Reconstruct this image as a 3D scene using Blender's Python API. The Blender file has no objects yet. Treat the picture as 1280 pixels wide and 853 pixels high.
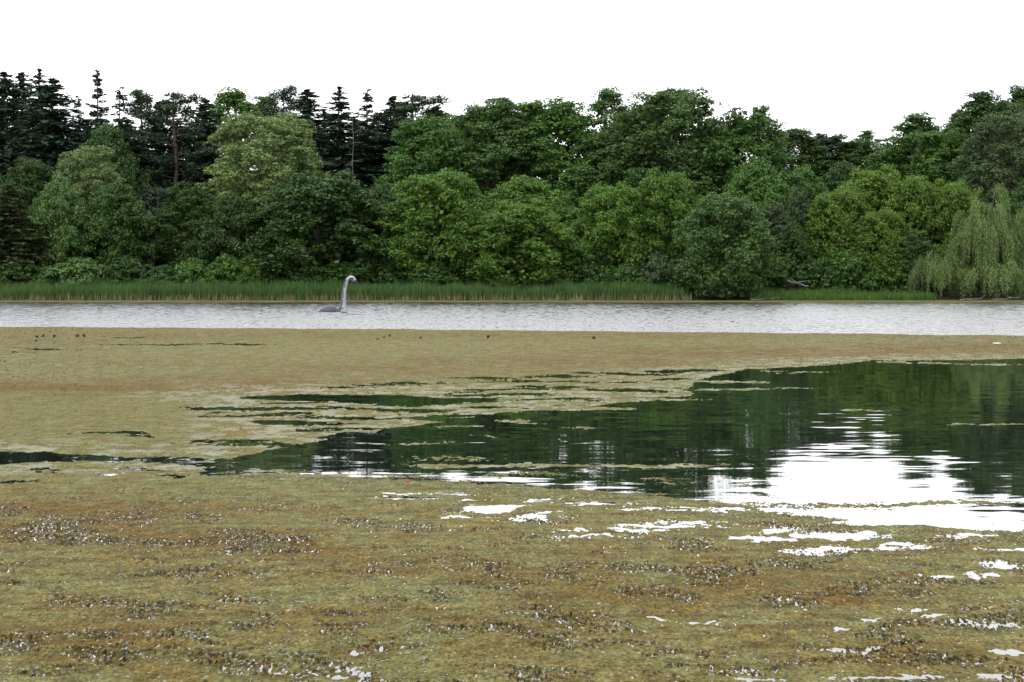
import bpy, math, random
import numpy as np
from mathutils import Vector, Matrix

# ------------------------------------------------------------------ camera, sky, sun, exposure
S = bpy.context.scene
COL = S.collection
F, CAM_H, HORIZON = 2400.0, 3.2, 338.6          # focal length in photo pixels, eye height, horizon row
cam_d = bpy.data.cameras.new('camera')
cam_d.sensor_width = 36.0
cam_d.lens = 36.0 * F / 1280.0
cam_d.shift_y = -(426.5 - HORIZON) / 1280.0
cam_d.clip_start, cam_d.clip_end = 0.5, 8000.0
cam = bpy.data.objects.new('camera', cam_d)
cam.location = (0, 0, CAM_H)
cam.rotation_euler = (math.radians(90), 0, 0)
COL.objects.link(cam)
S.camera = cam

SUN_EL, SUN_AZ = math.radians(52), math.radians(-140)   # azimuth from +Y towards +X
world = bpy.data.worlds.new('World')
S.world = world
world.use_nodes = True
wn, wl = world.node_tree.nodes, world.node_tree.links
wn.clear()
w_out = wn.new('ShaderNodeOutputWorld')
sky = wn.new('ShaderNodeTexSky')
sky.sky_type = 'NISHITA'
sky.sun_disc = False
sky.sun_elevation = SUN_EL
sky.sun_rotation = SUN_AZ
bg_clear = wn.new('ShaderNodeBackground')
bg_clear.inputs['Strength'].default_value = 0.1
wl.new(sky.outputs[0], bg_clear.inputs['Color'])
tc = wn.new('ShaderNodeTexCoord')
mp = wn.new('ShaderNodeMapping')
mp.inputs['Scale'].default_value = (1.0, 1.0, 4.0)
wl.new(tc.outputs['Generated'], mp.inputs['Vector'])
cn = wn.new('ShaderNodeTexNoise')
cn.inputs['Scale'].default_value = 2.2
cn.inputs['Detail'].default_value = 5
wl.new(mp.outputs[0], cn.inputs['Vector'])
cr = wn.new('ShaderNodeValToRGB')
cr.color_ramp.elements[0].position, cr.color_ramp.elements[1].position = 0.3, 0.7
cr.color_ramp.elements[0].color = (0.90, 0.90, 0.97, 1)
cr.color_ramp.elements[1].color = (1.0, 0.985, 0.97, 1)
wl.new(cn.outputs['Fac'], cr.inputs[0])
bg_cloud = wn.new('ShaderNodeBackground')
bg_cloud.inputs['Strength'].default_value = 1.6
wl.new(cr.outputs[0], bg_cloud.inputs['Color'])
wmix = wn.new('ShaderNodeMixShader')
wmix.inputs[0].default_value = 0.9
wl.new(bg_clear.outputs[0], wmix.inputs[1])
wl.new(bg_cloud.outputs[0], wmix.inputs[2])
wl.new(wmix.outputs[0], w_out.inputs[0])

sun_d = bpy.data.lights.new('sun', 'SUN')
sun_d.energy, sun_d.angle, sun_d.color = 1.5, math.radians(14), (1.0, 0.95, 0.86)
sun = bpy.data.objects.new('sun', sun_d)
sd = Vector((math.sin(SUN_AZ) * math.cos(SUN_EL), math.cos(SUN_AZ) * math.cos(SUN_EL), math.sin(SUN_EL)))
sun.rotation_euler = sd.to_track_quat('Z', 'Y').to_euler()
sun.location = (0, 0, 60)
COL.objects.link(sun)

S.view_settings.view_transform = 'Standard'
S.view_settings.look = 'None'
S.view_settings.gamma = 1.0
S.view_settings.exposure = 0.75
S.view_settings.use_curve_mapping = False
S.render.engine = 'CYCLES'
S.cycles.max_bounces = 6
S.cycles.diffuse_bounces = 3
S.cycles.glossy_bounces = 3
S.cycles.transmission_bounces = 3
S.cycles.use_denoising = True

# ------------------------------------------------------------------ helpers
RNG = np.random.default_rng(7)
random.seed(7)


def gx(px, d):
    return (px - 640.0) * d / F


def gz(py, d):
    return CAM_H - (py - HORIZON) * d / F


def dist(py):
    return F * CAM_H / (py - HORIZON)


def srgb(r, g, b, k=1.0):
    f = lambda c: ((c / 255 + 0.055) / 1.055) ** 2.4 if c > 10 else c / 255 / 12.92
    return (f(r) * k, f(g) * k, f(b) * k, 1)


def mesh_arrays(name, V, faces):
    """V (n,3); faces (m,k) index array"""
    me = bpy.data.meshes.new(name)
    V = np.ascontiguousarray(V, dtype=np.float32)
    faces = np.ascontiguousarray(faces, dtype=np.int32)
    m, k = faces.shape
    me.vertices.add(len(V))
    me.vertices.foreach_set('co', V.ravel())
    me.loops.add(m * k)
    me.loops.foreach_set('vertex_index', faces.ravel())
    me.polygons.add(m)
    me.polygons.foreach_set('loop_start', np.arange(0, m * k, k, dtype=np.int32))
    me.update(calc_edges=True)
    return me


def link(name, me, mat=None, parent=None):
    o = bpy.data.objects.new(name, me)
    COL.objects.link(o)
    if mat and me is not None and not me.materials:
        me.materials.append(mat)
    if parent:
        o.parent = parent
    return o


def tag(o, label, cat=None, group=None, kind=None):
    o['label'] = label
    if cat:
        o['category'] = cat
    if group:
        o['group'] = group
    if kind:
        o['kind'] = kind
    return o


def hash2(ix, iy, seed):
    h = (ix.astype(np.int64) * 374761393 + iy.astype(np.int64) * 668265263 + seed * 974634777) & 0xFFFFFFFF
    h = ((h ^ (h >> 13)) * 1274126177) & 0xFFFFFFFF
    return (h ^ (h >> 16)) & 0xFFFF


def perlin(x, y, seed=0):
    xi, yi = np.floor(x), np.floor(y)
    xf, yf = x - xi, y - yi
    u, v = xf * xf * (3 - 2 * xf), yf * yf * (3 - 2 * yf)

    def g(dx, dy):
        a = hash2(xi + dx, yi + dy, seed) * (2 * math.pi / 65536)
        return np.cos(a) * (xf - dx) + np.sin(a) * (yf - dy)
    a = g(0, 0) * (1 - u) + g(1, 0) * u
    b = g(0, 1) * (1 - u) + g(1, 1) * u
    return (a * (1 - v) + b * v) * 1.5


def fbm(x, y, oct=3, seed=0, gain=0.5):
    t, a = 0, 1.0
    for k in range(oct):
        t = t + a * perlin(x * 2 ** k, y * 2 ** k, seed + k * 17)
        a *= gain
    return t


def sstep(a, b, x):
    t = np.clip((x - a) / (b - a), 0, 1)
    return t * t * (3 - 2 * t)


# ------------------------------------------------------------------ materials
def new_mat(name):
    m = bpy.data.materials.new(name)
    m.use_nodes = True
    nt = m.node_tree
    return m, nt.nodes, nt.links, nt.nodes['Principled BSDF']


def noise_node(n, l, vec, scale, detail=3, rough=0.5):
    t = n.new('ShaderNodeTexNoise')
    t.inputs['Scale'].default_value = scale
    t.inputs['Detail'].default_value = detail
    t.inputs['Roughness'].default_value = rough
    if vec is not None:
        l.new(vec, t.inputs['Vector'])
    return t


def mixc(n, l, fac, a, b, blend='MIX'):
    m = n.new('ShaderNodeMix')
    m.data_type = 'RGBA'
    m.blend_type = blend
    for s, v in ((m.inputs[0], fac), (m.inputs[6], a), (m.inputs[7], b)):
        if isinstance(v, (int, float, tuple)):
            s.default_value = v
        else:
            l.new(v, s)
    return m.outputs[2]


def math_node(n, l, op, a, b=None):
    m = n.new('ShaderNodeMath')
    m.operation = op
    for s, v in ((m.inputs[0], a), (m.inputs[1], b)):
        if v is None:
            continue
        if isinstance(v, (int, float)):
            s.default_value = v
        else:
            l.new(v, s)
    return m.outputs[0]


def ramp(n, l, fac, stops):
    r = n.new('ShaderNodeValToRGB')
    e = r.color_ramp.elements
    while len(e) < len(stops):
        e.new(0.5)
    for q, (p, c) in zip(e, stops):
        q.position, q.color = p, c
    l.new(fac, r.inputs[0])
    return r.outputs[0]


def foliage_mat(name, dark, light, trans=0.3):
    m, n, l, b = new_mat(name)
    geo = n.new('ShaderNodeNewGeometry')
    co = n.new('ShaderNodeTexCoord')
    info = n.new('ShaderNodeObjectInfo')
    big = noise_node(n, l, co.outputs['Object'], 0.35, 2)
    f = math_node(n, l, 'ADD', math_node(n, l, 'MULTIPLY', big.outputs['Fac'], 1.1),
                  math_node(n, l, 'MULTIPLY', geo.outputs['Random Per Island'], 0.7))
    f = math_node(n, l, 'SUBTRACT', f, 0.4)
    f = math_node(n, l, 'ADD', f, math_node(n, l, 'MULTIPLY', math_node(n, l, 'SUBTRACT', info.outputs['Random'], 0.5), 0.25))
    c = ramp(n, l, f, [(0.0, dark), (1.0, light)])
    l.new(c, b.inputs['Base Color'])
    b.inputs['Roughness'].default_value = 0.55
    b.inputs['Specular IOR Level'].default_value = 0.25
    tr = n.new('ShaderNodeBsdfTranslucent')
    l.new(mixc(n, l, 1.0, c, (1.15, 1.15, 0.5, 1), 'MULTIPLY'), tr.inputs['Color'])
    ms = n.new('ShaderNodeMixShader')
    ms.inputs[0].default_value = trans
    l.new(b.outputs[0], ms.inputs[1])
    l.new(tr.outputs[0], ms.inputs[2])
    l.new(ms.outputs[0], n['Material Output'].inputs[0])
    return m


def bark_mat(name, c1, c2):
    m, n, l, b = new_mat(name)
    co = n.new('ShaderNodeTexCoord')
    mp = n.new('ShaderNodeMapping')
    mp.inputs['Scale'].default_value = (6, 6, 0.8)
    l.new(co.outputs['Object'], mp.inputs['Vector'])
    t = noise_node(n, l, mp.outputs[0], 1.5, 5)
    l.new(ramp(n, l, t.outputs['Fac'], [(0.3, c1), (0.7, c2)]), b.inputs['Base Color'])
    b.inputs['Roughness'].default_value = 0.9
    bp = n.new('ShaderNodeBump')
    bp.inputs['Distance'].default_value = 0.03
    l.new(t.outputs['Fac'], bp.inputs['Height'])
    l.new(bp.outputs[0], b.inputs['Normal'])
    return m


M = {}
M['spruce'] = foliage_mat('spruce needles', (0.0076, 0.0206, 0.0109, 1), (0.0197, 0.0430, 0.0200, 1), 0.08)
M['pine'] = foliage_mat('pine needles', (0.0105, 0.0242, 0.0120, 1), (0.0284, 0.0527, 0.0217, 1), 0.1)
M['olive'] = foliage_mat('olive conifer needles', (0.023, 0.034, 0.011, 1), (0.058, 0.074, 0.024, 1), 0.15)
M['deep'] = foliage_mat('deep green leaves', (0.0133, 0.0360, 0.0077, 1), (0.0472, 0.0988, 0.0192, 1), 0.25)
M['green'] = foliage_mat('mid green leaves', (0.0242, 0.0591, 0.0116, 1), (0.0786, 0.1630, 0.0313, 1), 0.28)
M['blue'] = foliage_mat('blue green leaves', (0.0233, 0.0567, 0.0143, 1), (0.0794, 0.1464, 0.0364, 1), 0.25)
M['lime'] = foliage_mat('yellow green leaves', (0.0295, 0.0677, 0.0104, 1), (0.1260, 0.2136, 0.0293, 1), 0.35)
M['maple'] = foliage_mat('maple green leaves', (0.0243, 0.0619, 0.0104, 1), (0.0942, 0.1778, 0.0261, 1), 0.32)
M['pale'] = foliage_mat('pale grey green leaves', (0.0557, 0.0947, 0.0331, 1), (0.1682, 0.2421, 0.0864, 1), 0.3)
M['grey'] = foliage_mat('dull grey green leaves', (0.0242, 0.0454, 0.0178, 1), (0.0726, 0.1172, 0.0452, 1), 0.25)
M['willow'] = foliage_mat('willow leaves', (0.0444, 0.0809, 0.0244, 1), (0.1590, 0.2316, 0.0771, 1), 0.3)
M['bark'] = bark_mat('brown bark', (0.03, 0.024, 0.018, 1), (0.085, 0.07, 0.055, 1))
M['dead'] = bark_mat('bleached dead wood', (0.05, 0.045, 0.04, 1), (0.13, 0.12, 0.11, 1))
M['reed'] = foliage_mat('reed blades', (0.0198, 0.0489, 0.0123, 1), (0.0660, 0.1290, 0.0342, 1), 0.3)
M['grass'] = foliage_mat('bank grass', (0.0232, 0.0571, 0.0105, 1), (0.0720, 0.1448, 0.0266, 1), 0.3)
M['straw'] = foliage_mat('dry reed stems', (0.09, 0.075, 0.045, 1), (0.24, 0.20, 0.13, 1), 0.2)


def make_ground_mat():
    m, n, l, b = new_mat('forest floor')
    geo = n.new('ShaderNodeNewGeometry')
    t = noise_node(n, l, geo.outputs['Position'], 0.7, 6)
    l.new(ramp(n, l, t.outputs['Fac'], [(0.3, (0.012, 0.018, 0.008, 1)), (0.7, (0.035, 0.04, 0.016, 1))]), b.inputs['Base Color'])
    b.inputs['Roughness'].default_value = 1.0
    b.inputs['Specular IOR Level'].default_value = 0.1
    return m


def make_water_mat():
    m, n, l, b = new_mat('lake water')
    b.inputs['Base Color'].default_value = (0.006, 0.010, 0.007, 1)
    b.inputs['IOR'].default_value = 1.333
    b.inputs['Specular IOR Level'].default_value = 0.5
    geo = n.new('ShaderNodeNewGeometry')
    sep = n.new('ShaderNodeSeparateXYZ')
    l.new(geo.outputs['Position'], sep.inputs[0])
    mr = n.new('ShaderNodeMapRange')                       # wind reaches only the open water beyond the algae
    mr.inputs['From Min'].default_value, mr.inputs['From Max'].default_value = 94, 100
    l.new(math_node(n, l, 'ADD', sep.outputs['Y'], math_node(n, l, 'MULTIPLY', sep.outputs['X'], 0.26)), mr.inputs['Value'])
    wind = mr.outputs[0]

    def slopes(sx, sy, detail, ax, ay, seed):
        mp = n.new('ShaderNodeMapping')
        mp.inputs['Scale'].default_value = (sx, sy, 1)
        mp.inputs['Location'].default_value = (seed, seed * 1.7, 0)
        l.new(geo.outputs['Position'], mp.inputs['Vector'])
        t = noise_node(n, l, mp.outputs[0], 1.0, detail, 0.55)
        v = n.new('ShaderNodeVectorMath')
        v.operation = 'SUBTRACT'
        l.new(t.outputs['Color'], v.inputs[0])
        v.inputs[1].default_value = (0.5, 0.5, 0.5)
        v2 = n.new('ShaderNodeVectorMath')
        v2.operation = 'MULTIPLY'
        l.new(v.outputs[0], v2.inputs[0])
        v2.inputs[1].default_value = (ax, ay, 0)
        return v2.outputs[0]

    def vscale(v, s):
        q = n.new('ShaderNodeVectorMath')
        q.operation = 'SCALE'
        l.new(v, q.inputs[0])
        if isinstance(s, (int, float)):
            q.inputs['Scale'].default_value = s
        else:
            l.new(s, q.inputs['Scale'])
        return q.outputs[0]

    def vadd(a, c):
        q = n.new('ShaderNodeVectorMath')
        q.operation = 'ADD'
        l.new(a, q.inputs[0])
        l.new(c, q.inputs[1])
        return q.outputs[0]
    def const(*v):
        q = n.new('ShaderNodeCombineXYZ')
        for k in range(3):
            q.inputs[k].default_value = v[k]
        return q.outputs[0]
    patch = noise_node(n, l, geo.outputs['Position'], 0.13, 2)
    pm = n.new('ShaderNodeMapRange')
    pm.inputs['From Min'].default_value, pm.inputs['From Max'].default_value = 0.38, 0.62
    pm.inputs['To Min'].default_value, pm.inputs['To Max'].default_value = 0.35, 1.15
    l.new(patch.outputs['Fac'], pm.inputs['Value'])
    calm = vadd(slopes(0.45, 1.5, 2, 0.016, 0.042, 3.1), slopes(1.3, 4.0, 1, 0.012, 0.036, 9.4))
    calm = vscale(calm, pm.outputs[0])
    rough = vadd(slopes(2.6, 0.6, 3, 0.34, 0.5, 5.3), slopes(7, 2.5, 2, 0.3, 0.42, 1.9))
    rough = vadd(rough, const(0, -0.14, 0))                # at this low angle the wave fronts facing the eye hide the rest
    rough = vscale(rough, wind)
    tot = vadd(calm, rough)
    up = n.new('ShaderNodeVectorMath')
    up.operation = 'ADD'
    l.new(tot, up.inputs[0])
    up.inputs[1].default_value = (0, 0, 1)
    nm = n.new('ShaderNodeVectorMath')
    nm.operation = 'NORMALIZE'
    l.new(up.outputs[0], nm.inputs[0])
    l.new(nm.outputs[0], b.inputs['Normal'])
    rr = n.new('ShaderNodeMapRange')
    rr.inputs['To Min'].default_value, rr.inputs['To Max'].default_value = 0.02, 0.2
    l.new(wind, rr.inputs['Value'])
    l.new(rr.outputs[0], b.inputs['Roughness'])
    return m


def make_algae_mat():
    m, n, l, b = new_mat('floating algae')
    at = n.new('ShaderNodeAttribute')
    at.attribute_name = 'pigment'
    geo = n.new('ShaderNodeNewGeometry')
    mp = n.new('ShaderNodeMapping')
    mp.inputs['Scale'].default_value = (1, 0.7, 1)
    l.new(geo.outputs['Position'], mp.inputs['Vector'])
    mp.inputs['Scale'].default_value = (1, 0.45, 1)
    t1 = noise_node(n, l, mp.outputs[0], 7, 5, 0.7)
    t2 = noise_node(n, l, mp.outputs[0], 32, 3, 0.6)
    t3 = noise_node(n, l, mp.outputs[0], 1.6, 6, 0.7)
    k = ramp(n, l, t1.outputs['Fac'], [(0.3, (0.55, 0.52, 0.45, 1)), (0.45, (0.9, 0.9, 0.9, 1)), (0.6, (1.1, 1.1, 1.08, 1)), (0.75, (1.4, 1.4, 1.35, 1))])
    c = mixc(n, l, 1.0, at.outputs['Color'], k, 'MULTIPLY')
    k2 = ramp(n, l, t2.outputs['Fac'], [(0.3, (0.4, 0.4, 0.38, 1)), (0.5, (1, 1, 1, 1)), (0.7, (1.5, 1.5, 1.5, 1))])
    c = mixc(n, l, 1.0, c, k2, 'MULTIPLY')
    k3 = ramp(n, l, t3.outputs['Fac'], [(0.35, (1.0, 0.88, 0.68, 1)), (0.5, (1, 1, 1, 1)), (0.65, (0.96, 1.08, 1.15, 1))])
    c = mixc(n, l, 1.0, c, k3, 'MULTIPLY')
    l.new(c, b.inputs['Base Color'])
    wetf = at.outputs['Alpha']                              # how wet the mat is
    b.inputs['Roughness'].default_value = 0.45
    l.new(math_node(n, l, 'ADD', math_node(n, l, 'MULTIPLY', wetf, 0.12), 0.002), b.inputs['Specular IOR Level'])
    bp = n.new('ShaderNodeBump')
    bp.inputs['Distance'].default_value = 0.02
    bp.inputs['Strength'].default_value = 0.45
    l.new(t2.outputs['Fac'], bp.inputs['Height'])
    l.new(bp.outputs[0], b.inputs['Normal'])
    # beads of water lying in the weed
    wat = n.new('ShaderNodeBsdfPrincipled')
    wat.inputs['Base Color'].default_value = (0.012, 0.013, 0.007, 1)
    wat.inputs['Roughness'].default_value = 0.12
    wat.inputs['IOR'].default_value = 1.333
    aw = n.new('ShaderNodeAttribute')
    aw.attribute_name = 'wetness'
    t4 = noise_node(n, l, mp.outputs[0], 26, 3, 0.7)
    q = math_node(n, l, 'ADD', t4.outputs['Fac'], math_node(n, l, 'MULTIPLY', aw.outputs['Fac'], 0.085))
    msk = ramp(n, l, q, [(0.66, (0, 0, 0, 1)), (0.71, (1, 1, 1, 1))])
    ms = n.new('ShaderNodeMixShader')
    l.new(msk, ms.inputs[0])
    l.new(b.outputs[0], ms.inputs[1])
    l.new(wat.outputs[0], ms.inputs[2])
    l.new(ms.outputs[0], n['Material Output'].inputs[0])
    return m


M['ground'] = make_ground_mat()
M['water'] = make_water_mat()
M['algae'] = make_algae_mat()

# ------------------------------------------------------------------ the setting: water and shore
W = np.array([(-900, -300, 0), (900, -300, 0), (900, 230, 0), (-900, 230, 0)], float)
tag(link('lake_water', mesh_arrays('lake_water', W, np.array([[0, 1, 2, 3]])), M['water']),
    'lake surface, calm and dark near the algae, silvery and rippled beyond', kind='structure')


def shore_z(x, d):
    """height of the far bank"""
    return np.interp(d, [195, 206, 210, 220, 235, 250, 280, 305, 4000], [-0.5, -0.02, 0.25, 0.9, 2.6, 5.5, 12, 17, 17])


def build_ground():
    ys = np.concatenate([np.linspace(196, 300, 53), [330, 400, 600, 1000, 2000, 4000]])
    xs = np.concatenate([[-4000, -1500, -600, -300], np.linspace(-150, 150, 121), [300, 600, 1500, 4000]])
    X, Y = np.meshgrid(xs, ys)
    Z = shore_z(X, Y) + 0.18 * fbm(X * 0.15, Y * 0.15, 3, 5) * sstep(205, 214, Y)
    V = np.stack([X, Y, Z], -1).reshape(-1, 3)
    nx = len(xs)
    i = np.arange((len(ys) - 1) * nx).reshape(len(ys) - 1, nx)[:, :-1].ravel()
    Fc = np.stack([i, i + 1, i + nx + 1, i + nx], -1)
    me = mesh_arrays('shore_ground', V, Fc)
    me.polygons.foreach_set('use_smooth', np.ones(len(Fc), bool))
    tag(link('shore_ground', me, M['ground']), 'wooded far bank rising behind the reeds', kind='structure')


build_ground()

# ------------------------------------------------------------------ floating algae: one height field that dips under the water


def seg_sdf(P, X, Y):
    """signed distance to polygon (positive inside)"""
    P = np.asarray(P, float)
    dmin = np.full(X.shape, 1e9, np.float32)
    inside = np.zeros(X.shape, bool)
    for k in range(len(P)):
        x0, y0 = P[k]
        x1, y1 = P[(k + 1) % len(P)]
        ex, ey = x1 - x0, y1 - y0
        t = np.clip(((X - x0) * ex + (Y - y0) * ey) / (ex * ex + ey * ey + 1e-9), 0, 1)
        dmin = np.minimum(dmin, np.hypot(X - x0 - t * ex, Y - y0 - t * ey))
        c = ((y0 > Y) != (y1 > Y)) & (X < (x1 - x0) * (Y - y0) / (y1 - y0 + 1e-12) + x0)
        inside ^= c
    return np.where(inside, dmin, -dmin)


def to_ground(poly):
    return [(gx(px, dist(py)), dist(py)) for px, py in poly]


# open water in the algae: the big pool, its channel and the puddles (outlines on the ground)
POOL = [(1420, 446), (1280, 449), (1180, 450), (1080, 453), (980, 460), (910, 466), (872, 474), (870, 486), (850, 497), (800, 503), (720, 508), (670, 512),
        (620, 519), (570, 525), (520, 535), (470, 543), (400, 552), (330, 561), (290, 568), (262, 574), (256, 583), (264, 592), (330, 594), (420, 593),
        (520, 594), (600, 600), (700, 607), (780, 616), (860, 625), (930, 631), (1040, 634), (1160, 634), (1280, 634), (1420, 634)]
POND = [(925, 633), (1000, 634), (1140, 634), (1240, 632), (1420, 628), (1420, 668), (1280, 664), (1200, 659), (1140, 655), (1085, 656), (1040, 654), (1060, 648), (1030, 644), (960, 640)]
CHANNEL = [(-140, 560), (0, 564), (60, 566), (120, 571), (200, 573), (270, 571), (270, 581), (200, 579), (120, 579), (60, 582), (0, 584), (-140, 586)]
LENS = [(295, 495), (360, 494), (440, 494), (500, 494), (560, 497), (640, 497), (640, 501), (560, 505), (500, 508), (440, 505), (370, 501), (320, 498)]
STREAKS = [  # centre x, y, half width, half height in photo pixels
    (145, 541, 48, 1.6), (180, 545, 20, 1.3), (12, 601, 22, 2.2), (215, 431, 120, 0.8), (170, 422, 25, 0.6), (60, 437, 60, 0.5), (20, 440, 30, .5), (330, 512, 95, 2.0), (330, 519, 50, 1.6),
    (455, 512, 70, 1.4), (440, 522, 80, 1.8), (400, 530, 50, 1.5), (430, 537, 60, 1.6), (290, 552, 50, 1.6), (330, 556, 90, 1.6), (460, 545, 55, 3.0),
    (560, 520, 60, 2.2), (520, 514, 50, 1.6), (480, 481, 50, 1.2), (440, 486, 40, 1.3), (520, 478, 60, 1.2), (600, 474, 45, 1.2), (660, 477, 60, 1.3),
    (700, 472, 60, 1.3), (780, 467, 70, 1.4), (850, 464, 45, 1.3), (830, 475, 30, 1.5), (760, 478, 45, 1.2), (640, 487, 55, 1.5), (700, 484, 50, 1.5), (620, 493, 60, 1.5),
    (780, 488, 55, 1.6), (700, 500, 60, 1.6), (620, 509, 50, 1.6), (170, 588, 25, 1.2), (40, 590, 18, 1.2), (115, 596, 18, 1), (200, 594, 30, 1.2),
    (620, 637, 40, 4), (515, 624, 35, 1.6), (560, 617, 40, 1.5), (500, 617, 20, 1.2), (590, 626, 20, 1.2), (655, 650, 50, 2.6), (690, 645, 25, 1.6), (560, 648, 25, 1.6),
    (720, 665, 26, 2), (735, 673, 25, 1.2), (800, 667, 40, 2.2), (840, 660, 60, 2.0), (880, 655, 40, 1.6), (745, 632, 40, 1.8), (690, 626, 30, 1.6), (830, 640, 45, 1.6), (900, 639, 40, 1.8),
    (1040, 668, 50, 3.5), (1060, 672, 30, 3), (965, 673, 50, 2.2), (970, 662, 22, 3), (1030, 687, 45, 5), (1120, 683, 22, 2.2), (1140, 688, 40, 1.6), (1200, 669, 30, 1.4), (1255, 690, 22, 1.6),
    (1265, 712, 28, 4), (1235, 722, 22, 2.5), (1190, 724, 18, 1.6), (1250, 785, 36, 4), (1180, 778, 24, 1.6), (1100, 778, 18, 2.0), (1265, 820, 26, 3.2), (1160, 770, 14, 1.6), (1050, 790, 16, 2), (1130, 845, 30, 1.6), (1250, 846, 26, 2),
    (930, 833, 14, 1.2), (820, 772, 14, 2), (400, 842, 40, 1.6), (440, 835, 18, 2.5), (452, 820, 8, 3), (950, 845, 25, 1.5), (1060, 812, 16, 2), (880, 778, 22, 1.5)]
ISLANDS = [(690, 582, 195, 2.6), (880, 583, 60, 1.1), (1090, 628.5, 155, 2.2), (1180, 630, 80, 2.0), (714, 534, 20, 1.2), (1082, 512, 32, 1.2), (1245, 531, 62, 1.5), (1150, 454, 60, 0.7), (1240, 456, 40, 0.7), (1000, 466, 40, .6),
           (720, 510, 90, 1.6), (770, 496, 90, 3.0), (850, 500, 40, 1.1), (650, 527, 30, 1.2), (585, 536, 30, 1.0), (940, 486, 60, 0.8), (900, 478, 60, 1.3), (1000, 486, 30, .5), (430, 590, 40, .8), (340, 590, 40, 0.7), (500, 590, 40, 0.9),
           (300, 582, 18, 0.5), (520, 556, 40, 0.7), (600, 548, 26, .7), (560, 575, 30, .6), (780, 598, 35, .7), (860, 603, 50, .7), (700, 596, 30, .7), (620, 593, 40, .7), (660, 616, 30, 1.0), (830, 617, 40, .7)]
BROWN = [  # brown pigment zones: centre, half sizes, strength
    (120, 484, 190, 9, 1.0), (330, 475, 160, 8, 0.8), (480, 462, 200, 8, .7), (700, 452, 220, 8, .8), (950, 441, 240, 8, .9), (1200, 436, 180, 7, .9), (200, 453, 260, 8, .25), (600, 420, 700, 6, .5), (0, 427, 200, 8, .35),
    (120, 640, 200, 24, 0.75), (60, 665, 140, 20, .8), (330, 680, 200, 20, .8), (480, 700, 160, 12, .6), (560, 672, 120, 10, .6), (150, 720, 160, 18, .5), (900, 725, 220, 20, .85), (760, 740, 200, 30, .8), (1060, 745, 130, 14, .8),
    (800, 690, 160, 12, .4), (400, 770, 200, 30, .6), (100, 790, 200, 40, .55), (620, 790, 160, 24, .75), (850, 790, 180, 20, .6), (1140, 820, 140, 24, .5), (300, 830, 240, 24, .5), (700, 840, 240, 20, .4), (1000, 690, 120, 8, .4), (1180, 690, 120, 8, .35),
    (560, 690, 130, 10, .5), (590, 720, 180, 16, .6)]


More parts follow.
